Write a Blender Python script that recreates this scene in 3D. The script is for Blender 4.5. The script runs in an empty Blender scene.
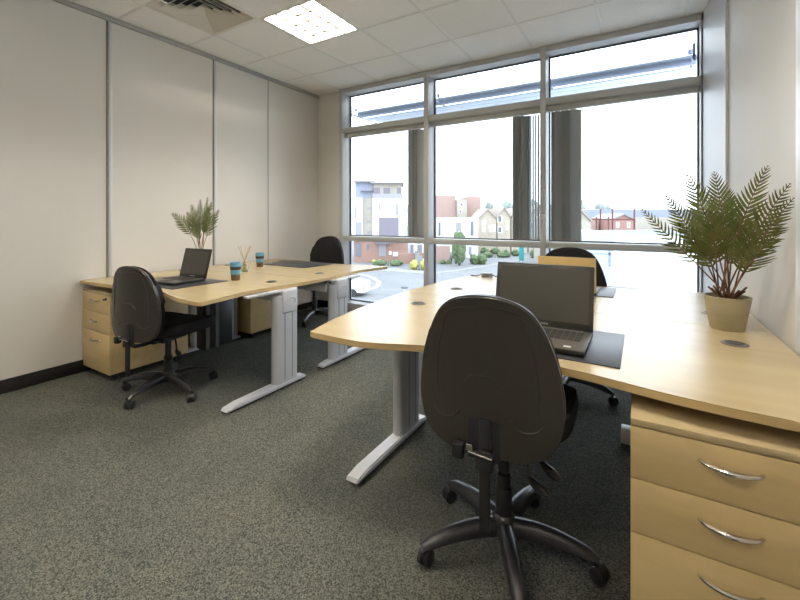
import bpy, bmesh, math, random
from mathutils import Vector, Matrix, noise
random.seed(7)
SC = bpy.context.scene
COL = SC.collection
PI = math.pi
R = math.radians

# ------------------------------------------------------------------ materials
def mat(name, col, rough=0.5, metal=0.0, spec=0.5, emit=None, estr=0.0, alpha=None, trans=0.0):
    m = bpy.data.materials.new(name); m.use_nodes = True
    b = m.node_tree.nodes['Principled BSDF']
    b.inputs['Base Color'].default_value = (*col, 1)
    b.inputs['Roughness'].default_value = rough
    b.inputs['Metallic'].default_value = metal
    b.inputs['Specular IOR Level'].default_value = spec
    if trans: b.inputs['Transmission Weight'].default_value = trans
    if emit:
        b.inputs['Emission Color'].default_value = (*emit, 1)
        b.inputs['Emission Strength'].default_value = estr
    return m

def noisy(m, c1, c2, scale=(10, 10, 10), detail=4, bump=0.0, lo=0.35, hi=0.65, nscale=1.0, dist=0.01, rough=0.5):
    nt = m.node_tree; N = nt.nodes; L = nt.links; b = N['Principled BSDF']
    tc = N.new('ShaderNodeTexCoord'); mp = N.new('ShaderNodeMapping'); mp.inputs['Scale'].default_value = scale
    nz = N.new('ShaderNodeTexNoise'); nz.inputs['Scale'].default_value = nscale; nz.inputs['Detail'].default_value = detail
    nz.inputs['Roughness'].default_value = rough
    rp = N.new('ShaderNodeValToRGB')
    rp.color_ramp.elements[0].position = lo; rp.color_ramp.elements[0].color = (*c1, 1)
    rp.color_ramp.elements[1].position = hi; rp.color_ramp.elements[1].color = (*c2, 1)
    L.new(tc.outputs['Object'], mp.inputs['Vector']); L.new(mp.outputs['Vector'], nz.inputs['Vector'])
    L.new(nz.outputs['Fac'], rp.inputs['Fac']); L.new(rp.outputs['Color'], b.inputs['Base Color'])
    if bump:
        bp = N.new('ShaderNodeBump'); bp.inputs['Strength'].default_value = bump; bp.inputs['Distance'].default_value = dist
        L.new(nz.outputs['Fac'], bp.inputs['Height']); L.new(bp.outputs['Normal'], b.inputs['Normal'])
    return m

def brick_mat(name, c1, c2, mortar):
    m = mat(name, c1, 0.8); nt = m.node_tree; N = nt.nodes; L = nt.links
    tc = N.new('ShaderNodeTexCoord'); mp = N.new('ShaderNodeMapping'); mp.inputs['Rotation'].default_value = (R(90), 0, 0)
    br = N.new('ShaderNodeTexBrick'); br.inputs['Scale'].default_value = 2.2
    br.inputs['Color1'].default_value = (*c1, 1); br.inputs['Color2'].default_value = (*c2, 1); br.inputs['Mortar'].default_value = (*mortar, 1)
    L.new(tc.outputs['Object'], mp.inputs['Vector']); L.new(mp.outputs['Vector'], br.inputs['Vector'])
    L.new(br.outputs['Color'], N['Principled BSDF'].inputs['Base Color'])
    return m

M = {}
M['beech'] = noisy(mat('beech_laminate', (.70, .52, .28), 0.27, spec=.42), (.51, .40, .225), (.56, .445, .255), (1.2, 14, 14), 5, 0, .3, .7)
M['beech_edge'] = noisy(mat('beech_edging', (.62, .44, .2), 0.45), (.62, .44, .20), (.69, .495, .235), (3, 30, 30), 4)
M['beech_front'] = noisy(mat('beech_drawer_front', (.62, .44, .2), 0.4), (.66, .485, .235), (.73, .545, .275), (2, 22, 22), 5, 0, .3, .7)
M['wall'] = noisy(mat('wall_vinyl', (.74, .71, .66), 0.62, spec=.3), (.755, .73, .69), (.785, .76, .72), (1.2, 1.2, 1.2), 3, 0, .3, .7)
M['ceil'] = noisy(mat('ceiling_tile', (.80, .79, .76), 0.9, spec=.1), (.91, .90, .87), (.95, .94, .91), (60, 60, 60), 3, .08, .3, .7)
M['grid'] = mat('ceiling_grid', (.82, .81, .78), 0.5)
M['trimgrey'] = mat('grey_trim', (.42, .41, .40), 0.45)
M['trimdark'] = mat('dark_joint', (.2, .19, .18), 0.6)
M['alu'] = mat('pale_aluminium', (.70, .71, .72), 0.35, .35)
M['skirt'] = mat('black_skirting', (.012, .011, .011), 0.4)
M['frame'] = mat('window_frame', (.60, .605, .60), 0.38)
M['casing'] = mat('pale_grey_casing', (.62, .62, .63), 0.45)
M['gasket'] = mat('gasket', (.05, .06, .08), 0.5)
M['silver'] = mat('silver_grey_paint', (.60, .61, .64), 0.38, .15)
M['silver2'] = mat('light_silver_plastic', (.66, .67, .71), 0.35)
M['groove'] = mat('groove_grey', (.30, .31, .35), 0.5)
M['port'] = mat('dark_port', (.13, .125, .12), 0.45)
M['port2'] = mat('dark_port_cover', (.07, .068, .065), 0.75, spec=.2)
M['fabric'] = noisy(mat('black_fabric', (.02, .019, .02), 0.9, spec=.2), (.014, .013, .015), (.026, .024, .026), (400, 400, 400), 2, .3, .3, .7, dist=.001)
M['shell'] = mat('brown_black_shell', (.036, .031, .026), 0.34, spec=.5)
M['plastic'] = mat('black_plastic', (.016, .016, .018), 0.38)
M['plasticleg'] = mat('black_nylon_base', (.022, .022, .026), 0.33, spec=.6)
M['steel'] = mat('brushed_steel', (.62, .60, .56), 0.25, 1.0)
M['laptop'] = mat('black_laptop', (.022, .021, .021), 0.38)
M['lid'] = mat('laptop_bezel', (.03, .028, .026), 0.45)
M['screen'] = mat('laptop_screen', (.055, .052, .043), 0.3, spec=.5)
M['keys'] = mat('laptop_keys', (.035, .033, .03), 0.5)
M['keybed'] = mat('laptop_deck', (.14, .13, .11), 0.4, .3)
M['tan'] = mat('tan_lid', (.66, .48, .22), 0.45)
M['paper'] = mat('white_label', (.8, .8, .8), 0.5)
M['matblk'] = mat('dark_desk_mat', (.030, .030, .036), 0.42)
M['pot'] = noisy(mat('beige_pot', (.42, .37, .24), 0.5), (.40, .35, .22), (.46, .41, .27), (5, 5, 20), 3)
M['soil'] = noisy(mat('soil', (.03, .02, .012), 0.95), (.02, .013, .008), (.06, .04, .025), (60, 60, 60), 3)
M['leaf'] = noisy(mat('fern_leaf', (.10, .13, .03), 0.5, spec=.35), (.075, .095, .022), (.20, .215, .07), (14, 14, 14), 2, 0, .3, .7)
M['leaf2'] = noisy(mat('palm_leaf', (.10, .13, .05), 0.55, spec=.3), (.075, .10, .035), (.22, .24, .11), (20, 20, 20), 2, 0, .3, .7)
def leafy(m, c, f):
    nt = m.node_tree; N = nt.nodes; L = nt.links; out = N['Material Output']; p = N['Principled BSDF']
    t = N.new('ShaderNodeBsdfTranslucent'); t.inputs[0].default_value = (*c, 1); mx = N.new('ShaderNodeMixShader'); mx.inputs[0].default_value = f
    L.new(p.outputs[0], mx.inputs[1]); L.new(t.outputs[0], mx.inputs[2]); L.new(mx.outputs[0], out.inputs[0])
leafy(M['leaf'], (.20, .23, .055), .28); leafy(M['leaf2'], (.24, .28, .10), .3)
M['stem'] = noisy(mat('fern_stem', (.14, .06, .03), 0.6), (.09, .035, .02), (.22, .11, .055), (30, 30, 8), 2)
M['cupblue'] = mat('cup_blue', (.16, .42, .62), 0.45)
M['cupbrown'] = mat('cup_brown', (.16, .10, .05), 0.6)
M['cupdark'] = mat('cup_dark_band', (.07, .045, .03), 0.6)
M['reed'] = mat('reed', (.62, .44, .24), 0.7)
M['bottle'] = mat('diffuser_glass', (.80, .86, .62), 0.08, trans=.85)
M['blind'] = mat('grey_blind_fabric', (.44, .475, .49), 0.8)
M['blindpale'] = mat('pale_blind_hem', (.46, .44, .42), 0.8)
M['vent'] = mat('vent_enamel', (.78, .74, .66), 0.5)
M['ventdark'] = mat('vent_duct', (.012, .011, .01), 0.8)
M['tube'] = mat('lamp_tube', (1, 1, 1), 0.5, emit=(1, .93, .81), estr=190)
M['louvre'] = mat('lamp_louvre', (.34, .30, .22), 0.35, .3)
M['tray'] = mat('lamp_tray', (.88, .87, .83), 0.35, .3)
# outside
M['tarmac'] = noisy(mat('tarmac', (0.174, 0.180, 0.192), 0.9), (0.155, 0.161, 0.167), (0.186, 0.192, 0.198), (0.372, 0.372, 0.372), 5)
M['paving'] = noisy(mat('pale_paving', (0.310, 0.310, 0.304), 0.9), (0.223, 0.223, 0.220), (0.260, 0.260, 0.257), (0.496, 0.496, 0.496), 4)
M['linewhite'] = mat('road_paint', (.34, .34, .34), 0.8)
M['brick'] = brick_mat('red_brick', (0.290, 0.153, 0.117), (0.330, 0.186, 0.146), (0.322, 0.267, 0.226))
M['brickpink'] = brick_mat('pink_brick', (0.347, 0.226, 0.198), (0.378, 0.250, 0.217), (0.363, 0.298, 0.267))
M['render'] = noisy(mat('white_render', (.82, .82, .82), 0.85), (.66, .66, .66), (.72, .72, .72), (.6, .6, .6), 3)
M['cream'] = noisy(mat('cream_render', (0.532, 0.491, 0.419), 0.85), (0.355, 0.326, 0.274), (0.403, 0.370, 0.315), (0.403, 0.403, 0.403), 3)
M['stone'] = noisy(mat('buff_brick', (0.564, 0.497, 0.406), 0.9), (0.395, 0.339, 0.272), (0.473, 0.417, 0.339), (1.5, 1.5, 4), 4)
M['slate'] = noisy(mat('grey_roof', (0.274, 0.267, 0.274), 0.8), (0.242, 0.234, 0.242), (0.322, 0.307, 0.307), (1, 1, 6), 3)
M['rooftan'] = noisy(mat('tan_roof', (0.403, 0.347, 0.307), 0.8), (0.290, 0.250, 0.217), (0.355, 0.307, 0.267), (1, 1, 6), 3)
M['winglass'] = mat('far_window', (.16, .17, .20), 0.2)
M['winmid'] = mat('far_window_grey', (0.274, 0.267, 0.298), 0.3)
M['greyblue'] = mat('grey_blue_cladding', (0.257, 0.282, 0.347), 0.6)
M['plum'] = mat('plum_grey_screen', (0.194, 0.177, 0.209), 0.7)
M['redsteel'] = mat('red_steel', (.12, .030, .025), 0.6)
M['redwall'] = mat('red_wall', (0.338, 0.194, 0.165), 0.8)
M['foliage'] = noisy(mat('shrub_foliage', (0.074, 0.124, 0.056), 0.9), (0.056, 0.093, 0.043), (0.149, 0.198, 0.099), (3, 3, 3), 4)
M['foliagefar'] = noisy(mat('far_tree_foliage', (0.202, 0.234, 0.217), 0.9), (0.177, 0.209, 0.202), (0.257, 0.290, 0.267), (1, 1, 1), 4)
M['yellow'] = noisy(mat('yellow_bush', (0.384, 0.347, 0.099), 0.9), (0.279, 0.298, 0.074), (0.465, 0.409, 0.124), (3, 3, 3), 4)
M['trunk'] = mat('trunk', (0.087, 0.062, 0.043), 0.9)
M['white'] = mat('white_paint', (.82, .82, .83), 0.4)
M['tyre'] = mat('tyre', (.03, .03, .03), 0.8)
M['carglass'] = mat('car_glass', (.05, .06, .08), 0.1)
M['darkcar'] = mat('dark_car', (0.062, 0.068, 0.081), 0.4)
M['teal'] = mat('teal_sign', (0.031, 0.260, 0.273), 0.6)
M['roofwhite'] = noisy(mat('white_roof_membrane', (.86, .86, .87), 0.6), (.84, .84, .85), (.88, .88, .89), (.5, .5, .5), 3)
M['rib'] = mat('ribbed_roof', (.25, .28, .32), 0.6)
M['palewall'] = mat('pale_wall', (.40, .43, .45), 0.8)
M['bluesteel'] = mat('blue_grey_steel', (.30, .35, .45), 0.5)
M['blade'] = mat('pale_blade', (.50, .56, .64), 0.5)

def carpet_mat():
    m = mat('carpet', (.1, .1, .09), 0.95, spec=.1); nt = m.node_tree; N = nt.nodes; L = nt.links; b = N['Principled BSDF']
    tc = N.new('ShaderNodeTexCoord')
    n1 = N.new('ShaderNodeTexVoronoi'); n1.inputs['Scale'].default_value = 250
    sp = N.new('ShaderNodeSeparateColor'); L.new(n1.outputs['Color'], sp.inputs[0])
    n2 = N.new('ShaderNodeTexNoise'); n2.inputs['Scale'].default_value = 3; n2.inputs['Detail'].default_value = 4
    rp = N.new('ShaderNodeValToRGB')
    e = rp.color_ramp.elements; e[0].position = .10; e[0].color = (.038, .043, .041, 1); e[1].position = .98; e[1].color = (.19, .183, .155, 1)
    mx = N.new('ShaderNodeMix'); mx.data_type = 'RGBA'; mx.blend_type = 'MULTIPLY'; mx.inputs[0].default_value = 1
    r2 = N.new('ShaderNodeValToRGB'); r2.color_ramp.elements[0].color = (.82, .86, .88, 1); r2.color_ramp.elements[1].color = (1, 1, .97, 1)
    r2.color_ramp.elements[0].position = .35; r2.color_ramp.elements[1].position = .65
    bp = N.new('ShaderNodeBump'); bp.inputs['Strength'].default_value = .15; bp.inputs['Distance'].default_value = .006
    for n in (n1, n2): L.new(tc.outputs['Object'], n.inputs['Vector'])
    L.new(sp.outputs[0], rp.inputs['Fac']); L.new(n2.outputs['Fac'], r2.inputs['Fac'])
    L.new(rp.outputs['Color'], mx.inputs[6]); L.new(r2.outputs['Color'], mx.inputs[7])
    L.new(mx.outputs[2], b.inputs['Base Color']); L.new(n1.outputs['Distance'], bp.inputs['Height']); L.new(bp.outputs['Normal'], b.inputs['Normal'])
    return m
M['carpet'] = carpet_mat()

def glass_mat():
    m = bpy.data.materials.new('window_glass'); m.use_nodes = True; nt = m.node_tree; N = nt.nodes; L = nt.links
    N.remove(N['Principled BSDF']); out = N['Material Output']
    t = N.new('ShaderNodeBsdfTransparent'); t.inputs[0].default_value = (.95, .97, .98, 1)
    g = N.new('ShaderNodeBsdfGlossy'); g.inputs['Roughness'].default_value = .02
    fr = N.new('ShaderNodeFresnel'); fr.inputs['IOR'].default_value = 1.3
    mx = N.new('ShaderNodeMixShader')
    L.new(fr.outputs[0], mx.inputs[0]); L.new(t.outputs[0], mx.inputs[1]); L.new(g.outputs[0], mx.inputs[2]); L.new(mx.outputs[0], out.inputs[0])
    return m
M['glass'] = glass_mat()

# ------------------------------------------------------------------ helpers
def B(): return bmesh.new()
def add_box(bm, a, b, bev=0.0, mtx=None, seg=2):
    x0, y0, z0 = a; x1, y1, z1 = b
    vs = [bm.verts.new(p) for p in ((x0,y0,z0),(x1,y0,z0),(x1,y1,z0),(x0,y1,z0),(x0,y0,z1),(x1,y0,z1),(x1,y1,z1),(x0,y1,z1))]
    fs = [bm.faces.new([vs[i] for i in q]) for q in ((3,2,1,0),(4,5,6,7),(0,1,5,4),(1,2,6,5),(2,3,7,6),(3,0,4,7))]
    if mtx is not None: bmesh.ops.transform(bm, matrix=mtx, verts=vs)
    if bev > 0:
        es = list({e for f in fs for e in f.edges})
        bmesh.ops.bevel(bm, geom=es, offset=bev, segments=seg, affect='EDGES', profile=.5)
def box(a, b, bev=0.0, mtx=None, seg=2):
    bm = B(); add_box(bm, a, b, bev, mtx, seg); return bm
def add_prism(bm, poly, z0, z1, bev=0.0, mtx=None):
    lo = [bm.verts.new((x, y, z0)) for x, y in poly]; hi = [bm.verts.new((x, y, z1)) for x, y in poly]
    n = len(poly); f1 = bm.faces.new(hi); f0 = bm.faces.new(lo[::-1]); sides = []
    for i in range(n):
        j = (i+1) % n; sides.append(bm.faces.new((lo[i], lo[j], hi[j], hi[i])))
    if mtx is not None: bmesh.ops.transform(bm, matrix=mtx, verts=lo+hi)
    if bev:
        es = list(set(f1.edges) | set(f0.edges))
        bmesh.ops.bevel(bm, geom=es, offset=bev, segments=2, affect='EDGES')
    return f1, f0, sides
def add_tube(bm, pts, rad, seg=8, cap=True):
    pts = [Vector(p) for p in pts]; n = len(pts)
    rad = rad if isinstance(rad, (list, tuple)) else [rad]*n
    rings = []; up = None
    for i, p in enumerate(pts):
        t = (pts[min(i+1, n-1)] - pts[max(i-1, 0)]).normalized()
        if up is None:
            a = Vector((0,0,1)) if abs(t.z) < .9 else Vector((1,0,0)); up = (a - t*a.dot(t)).normalized()
        else: up = (up - t*up.dot(t)).normalized()
        s = t.cross(up)
        rings.append([bm.verts.new(p + (up*math.cos(k*2*PI/seg) + s*math.sin(k*2*PI/seg))*rad[i]) for k in range(seg)])
    for a, b in zip(rings, rings[1:]):
        for k in range(seg): bm.faces.new((a[k], a[(k+1) % seg], b[(k+1) % seg], b[k]))
    if cap: bm.faces.new(rings[0][::-1]); bm.faces.new(rings[-1])
def tube(pts, rad, seg=8):
    bm = B(); add_tube(bm, pts, rad, seg); return bm
def add_lathe(bm, prof, seg=24, c=(0,0,0), sq=None):
    rings = []
    for r, z in prof:
        rings.append([bm.verts.new((c[0]+r*math.cos(k*2*PI/seg), c[1]+r*math.sin(k*2*PI/seg), c[2]+z)) for k in range(seg)])
    for a, b in zip(rings, rings[1:]):
        for k in range(seg): bm.faces.new((a[k], a[(k+1) % seg], b[(k+1) % seg], b[k]))
    bm.faces.new(rings[0][::-1]); bm.faces.new(rings[-1])
def lathe(prof, seg=24, c=(0,0,0)):
    bm = B(); add_lathe(bm, prof, seg, c); return bm
def obj(name, bm, m, parent=None, smooth=35, loc=None, label=None, fixn=True):
    if fixn: bmesh.ops.recalc_face_normals(bm, faces=bm.faces)
    me = bpy.data.meshes.new(name); bm.to_mesh(me); bm.free()
    ms = m if isinstance(m, (list, tuple)) else [m]
    for x in ms: me.materials.append(x)
    me.polygons.foreach_set('use_smooth', [True]*len(me.polygons)); me.set_sharp_from_angle(angle=R(smooth))
    o = bpy.data.objects.new(name, me); COL.objects.link(o)
    if parent: o.parent = parent
    if loc: o.location = loc
    if label: o['label'] = label
    return o
def thing(name, label, cat, loc=(0,0,0), rz=0, group=None):
    o = bpy.data.objects.new(name, None); o.empty_display_size = .1; COL.objects.link(o)
    o.location = loc; o.rotation_euler = (0, 0, rz); return tag(o, label, cat, group)
def tag(o, label, cat, group=None):
    o['label'] = label; o['category'] = cat
    if group: o['group'] = group
    return o
def struct(name, bm, m, smooth=35):
    o = obj(name, bm, m, None, smooth); o['kind'] = 'structure'; return o
def dup(root, loc, rz, label, group=None):
    r = root.copy(); COL.objects.link(r); r.location = loc; r.rotation_euler = (0,0,rz); r['label'] = label
    if group: r['group'] = group
    for ch in list(root.children):
        c = ch.copy(); COL.objects.link(c); c.parent = r
        for g in list(ch.children):
            d = g.copy(); COL.objects.link(d); d.parent = c
    return r
def catmull(pts, n=6, closed=True):
    out = []; m = len(pts)
    for i in range(m if closed else m-1):
        if closed: p = [pts[(i+k-1) % m] for k in range(4)]
        else: p = [pts[max(0, min(m-1, i+k-1))] for k in range(4)]
        p = [Vector(q) for q in p]
        for k in range(n):
            t = k/n
            out.append(.5*((2*p[1]) + (p[2]-p[0])*t + (2*p[0]-5*p[1]+4*p[2]-p[3])*t*t + (3*p[1]-p[0]-3*p[2]+p[3])*t**3))
    if not closed: out.append(Vector(pts[-1]))
    return out

# ------------------------------------------------------------------ room
XL, XR, YB, YW, ZC = -3.80, .495, -2.6, 4.08, 2.90
struct('floor', box((XL-.1, YB-.1, -.12), (XR+.1, YW+.22, 0)), M['carpet'])
struct('wall_left', box((XL-.1, YB-.1, 0), (XL, YW+.14, ZC+.1)), M['wall'])
struct('wall_right', box((XR, YB-.1, 0), (XR+.1, 3.34, ZC+.1)), M['wall'])
struct('wall_rear', box((XL, YB-.1, 0), (XR, YB, ZC+.1)), M['wall'])
struct('wall_front', box((XL, YW+.06, 0), (-3.38, YW+.22, ZC+.1)), M['wall'])
bm = B(); add_prism(bm, [(.480, 3.355), (XR+.1, 3.355), (XR+.1, YW+.22), (.437, YW+.22), (.4405, YW)], 0, ZC+.1); struct('trim_1', bm, M['casing'])
struct('trim_2', box((.476, 3.34, 0), (XR+.1, 3.355, ZC), .003), M['alu'])
struct('trim_3', box((XR-.010, 1.90, .735), (XR, 1.995, ZC), .004), M['white'])
struct('baseboard_left', box((XL, YB, 0), (XL+.014, YW+.06, .096), .003), M['skirt'])
struct('baseboard_front', box((XL+.014, YW+.048, 0), (-3.38, YW+.06, .096)), M['skirt'])
struct('trim_4', box((XL, YB, ZC-.042), (XL+.02, YW+.06, ZC), .004), M['trimgrey'])
k = 5
for y in (-.95, .32, 1.595, 2.56):
    struct('trim_%d' % k, box((XL, y-.006, .096), (XL+.005, y+.006, ZC-.042)), M['trimdark']); k += 1
    struct('trim_%d' % k, box((XL, y+.010, .096), (XL+.006, y+.038, ZC-.042), .002), M['alu'] if y > 0 else M['wall']); k += 1
struct('trim_%d' % k, box((XL, 3.268, .096), (XL+.003, 3.280, ZC-.042)), M['trimgrey'])

# ceiling: tiles on a 0.61 grid, with openings for the lamps and the vent
GX = [-3.80] + [-3.36+.612*i for i in range(7)]
GX = [g for g in GX if g < XR-.05] + [XR]
GY = [2.275+.605*i for i in range(-8, 4)]
GY = [YB] + [g for g in GY if g > YB+.05 and g < YW-.05] + [YW+.06]
lamps_at = [(-2.748, 2.275), (-.912, 1.065), (-2.748, -.145), (-.912, -1.355)]  # first lamp is in view; the others are unseen, added to brighten the room
vents_at = [(-3.36, 1.67)]
def is_open(x, y):
    for (a, b) in lamps_at + vents_at:
        if abs(x-a) < .02 and abs(y-b) < .02: return True
    return False
bm = B()
for i in range(len(GX)-1):
    for j in range(len(GY)-1):
        if is_open(GX[i], GY[j]): continue
        add_box(bm, (GX[i]+.004, GY[j]+.004, ZC), (GX[i+1]-.004, GY[j+1]-.004, ZC+.02))
struct('ceiling', bm, M['ceil'])
bm = B()
for g in GX[1:-1]: add_box(bm, (g-.011, YB, ZC-.003), (g+.011, YW+.06, ZC+.012))
for g in GY[1:-1]: add_box(bm, (XL, g-.011, ZC-.0028), (XR, g+.011, ZC+.0118))
struct('trim_20', bm, M['grid'])
struct('trim_21', box((XL-.1, YB-.1, ZC+.25), (XR+.1, YW+.22, ZC+.30)), M['ceil'])   # soffit above the tiles
struct('trim_22', box((-3.38, YW, ZC), (.45, YW+.22, ZC+.26)), M['frame'])

# ceiling lamps
def make_lamp(x, y, label):
    W = .604
    t = thing('ceiling_light', label, 'ceiling light', (x+.306, y+.3025, ZC-.004), 0, 'louvred ceiling lights')
    h = W/2
    bm = B()
    for a, b in (((-h,-h,0),(h,-h+.025,.02)),((-h,h-.025,0),(h,h,.02)),((-h,-h+.025,0),(-h+.025,h-.025,.02)),((h-.025,-h+.025,0),(h,h-.025,.02))): add_box(bm, a, b, .002)
    obj('frame', bm, M['grid'], t)
    i = h-.025; bm = B()
    for a, b in (((-i,-i,.095),(i,i,.10)),((-i-.003,-i,.02),(-i,i,.1)),((i,-i,.02),(i+.003,i,.1)),((-i,-i-.003,.02),(i,-i,.1)),((-i,i,.02),(i,i+.003,.1))): add_box(bm, a, b)
    obj('tray', bm, M['tray'], t)
    for k in range(4):
        xx = -i + (k+.5)*2*i/4
        obj('lamp_tube', tube([(xx, -i+.01, .07), (xx, i-.01, .07)], .013, 10), M['tube'], t)
    bm = B()
    for k in range(1, 4):
        xx = -i + k*2*i/4
        add_prism(bm, [(xx-.012, .004), (xx+.012, .004), (xx+.002, .048), (xx-.002, .048)], -i, i, mtx=Matrix(((1,0,0,0),(0,0,1,0),(0,1,0,0),(0,0,0,1))))
    for k in range(1, 5):
        yy = -i + k*2*i/5
        for q in range(4):
            x0 = -i + q*2*i/4 + (.004); x1 = -i + (q+1)*2*i/4 - .004
            add_prism(bm, [(yy-.009, .004), (yy+.009, .004), (yy+.002, .044), (yy-.002, .044)], x0, x1, mtx=Matrix(((0,0,1,0),(1,0,0,0),(0,1,0,0),(0,0,0,1))))
    obj('louvre', bm, M['louvre'], t)
make_lamp(*lamps_at[0], 'square louvred fluorescent ceiling light, lit, beside the air vent near the left wall')
make_lamp(*lamps_at[1], 'unseen square louvred ceiling light added over the carpet beside the foreground desk')
make_lamp(*lamps_at[2], 'unseen square louvred ceiling light added towards the rear by the left wall')
make_lamp(*lamps_at[3], 'unseen square louvred ceiling light added towards the rear by the right wall')

# air vent
t = thing('air_vent', 'square white ceiling air vent with slanted louvre rings and dark slots', 'air vent', (-3.36+.306, 1.67+.3025, ZC-.004))
h = .302
bm = B()
for a, b in (((-h,-h,0),(h,-h+.03,.012)),((-h,h-.03,0),(h,h,.012)),((-h,-h+.03,0),(-h+.03,h-.03,.012)),((h-.03,-h+.03,0),(h,h-.03,.012))): add_box(bm, a, b, .002)
obj('frame', bm, M['vent'], t)
obj('duct', box((-h+.01, -h+.01, .10), (h-.01, h-.01, .105)), M['ventdark'], t)
for kk in range(5):
    o_ = h-.03-kk*.05; i_ = o_-.052
    bm = B(); zo, zi = .004, .05
    lo = [bm.verts.new((sx*o_, sy*o_, zo)) for sx, sy in ((-1,-1),(1,-1),(1,1),(-1,1))]
    hi = [bm.verts.new((sx*max(i_, .006), sy*max(i_, .006), zi)) for sx, sy in ((-1,-1),(1,-1),(1,1),(-1,1))]
    lo2 = [bm.verts.new(v.co + Vector((0,0,.004))) for v in lo]; hi2 = [bm.verts.new(v.co + Vector((0,0,.004))) for v in hi]
    for q in range(4):
        w = (q+1) % 4
        bm.faces.new((lo[q], lo[w], hi[w], hi[q])); bm.faces.new((lo2[q], hi2[q], hi2[w], lo2[w]))
        bm.faces.new((lo[q], lo2[q], lo2[w], lo[w])); bm.faces.new((hi[q], hi[w], hi2[w], hi2[q]))
    obj('louvre', bm, M['vent'], t)

# window wall
win = bpy.data.objects.new('window_1', None); COL.objects.link(win); win['kind'] = 'structure'
Y0, Y1 = YW, YW+.2
bays = [(-3.33, -2.13), (-2.075, -.845), (-.79, .428)]
obj('jamb', box((-3.38, Y0, 0), (-3.33, Y1, ZC), .003), M['frame'], win)
obj('jamb', box((.428, Y0+.02, 0), (.4365, Y1, ZC), .002), M['frame'], win)
for a, b in ((-2.13, -2.075), (-.845, -.79)): obj('mullion', box((a, Y0-.01, 0), (b, Y1, ZC), .003), M['frame'], win)
for a, b in bays:
    obj('head_rail', box((a, Y0+.005, 2.845), (b, Y1, ZC)), M['frame'], win)
    obj('transom', box((a, Y0+.002, 2.325), (b, Y1, 2.39), .003), M['frame'], win)
    obj('middle_rail', box((a, Y0+.002, .925), (b, Y1, .985), .003), M['frame'], win)
    obj('sill_rail', box((a, Y0+.005, .0), (b, Y1, .125), .003), M['frame'], win)
    for z0, z1 in ((.125, .925), (.985, 2.325), (2.39, 2.845)):
        bm = B(); w = .012
        for p, q in (((a,Y1-.04,z0),(a+w,Y1-.02,z1)),((b-w,Y1-.04,z0),(b,Y1-.02,z1)),((a+w,Y1-.04,z0),(b-w,Y1-.02,z0+w)),((a+w,Y1-.04,z1-w),(b-w,Y1-.02,z1))): add_box(bm, p, q)
        obj('gasket', bm, M['gasket'], win)
        obj('glass_pane', box((a+.012, Y1-.033, z0+.012), (b-.012, Y1-.027, z1-.012)), M['glass'], win)
bm = B(); add_lathe(bm, [(.018, 0), (.024, .004), (.024, .010), (.016, .016)], 16)
bmesh.ops.transform(bm, matrix=Matrix.Translation((-.815, Y0-.011, 1.24)) @ Matrix.Rotation(R(90), 4, 'X') @ Matrix.Diagonal((1, 2.2, 1, 1)), verts=bm.verts)
obj('catch', bm, M['frame'], win, label='small oval grey catch on the middle mullion')

# vertical blinds
def blind(a, b, xs, angs, label):
    t = thing('vertical_blind', label, 'blind', ((a+b)/2, Y0+.075, .995), 0, 'vertical blinds in the windows')
    cx = (a+b)/2
    obj('headrail', box((a-cx+.004, -.022, 1.275), (b-cx-.004, .022, 1.325), .004), M['frame'], t)
    for x, an in zip(xs, angs):
        n = 5; bm = B(); w = .045
        pts = []
        for i in range(n+1):
            s = -1+2*i/n; pts.append((w*s, .006*(1-s*s)))
        poly = [(p[0], p[1]+.0007) for p in pts] + [(p[0], p[1]-.0007) for p in pts[::-1]]
        add_prism(bm, poly, .03, 1.268)
        bmesh.ops.transform(bm, matrix=Matrix.Translation((x-cx, 0, 0)) @ Matrix.Rotation(an, 4, 'Z'), verts=bm.verts)
        v = obj('vane', bm, M['blind'], t)
        bm = B(); add_prism(bm, [(p[0], p[1]*1.0+.0016) for p in pts] + [(p[0], p[1]-.0016) for p in pts[::-1]], .006, .032)
        bmesh.ops.transform(bm, matrix=Matrix.Translation((x-cx, 0, 0)) @ Matrix.Rotation(an, 4, 'Z'), verts=bm.verts)
        obj('hem_weight', bm, M['blindpale'], v)
blind(*bays[0], [-2.335+.016*i for i in range(9)], [R((18, 52, 30, 64, 24, 46, 60, 22, 40)[i]) for i in range(9)], 'grey vertical blind drawn to a tight bundle at the right of the left window bay')
blind(*bays[1], [-1.09+.014*i for i in range(7)] + [-.98+.026*i for i in range(5)], [R((30, 58, 22, 50, 28, 62, 35)[i]) for i in range(7)] + [R(91) for i in range(5)], 'grey vertical blind half bunched at the right of the middle window bay')
blind(*bays[2], [-.715+.0195*i for i in range(11)], [R((35, 66, 48, 30, 70, 44, 60, 34, 68, 50, 38)[i]) for i in range(11)], 'grey vertical blind bunched at the left of the right window bay')

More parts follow.
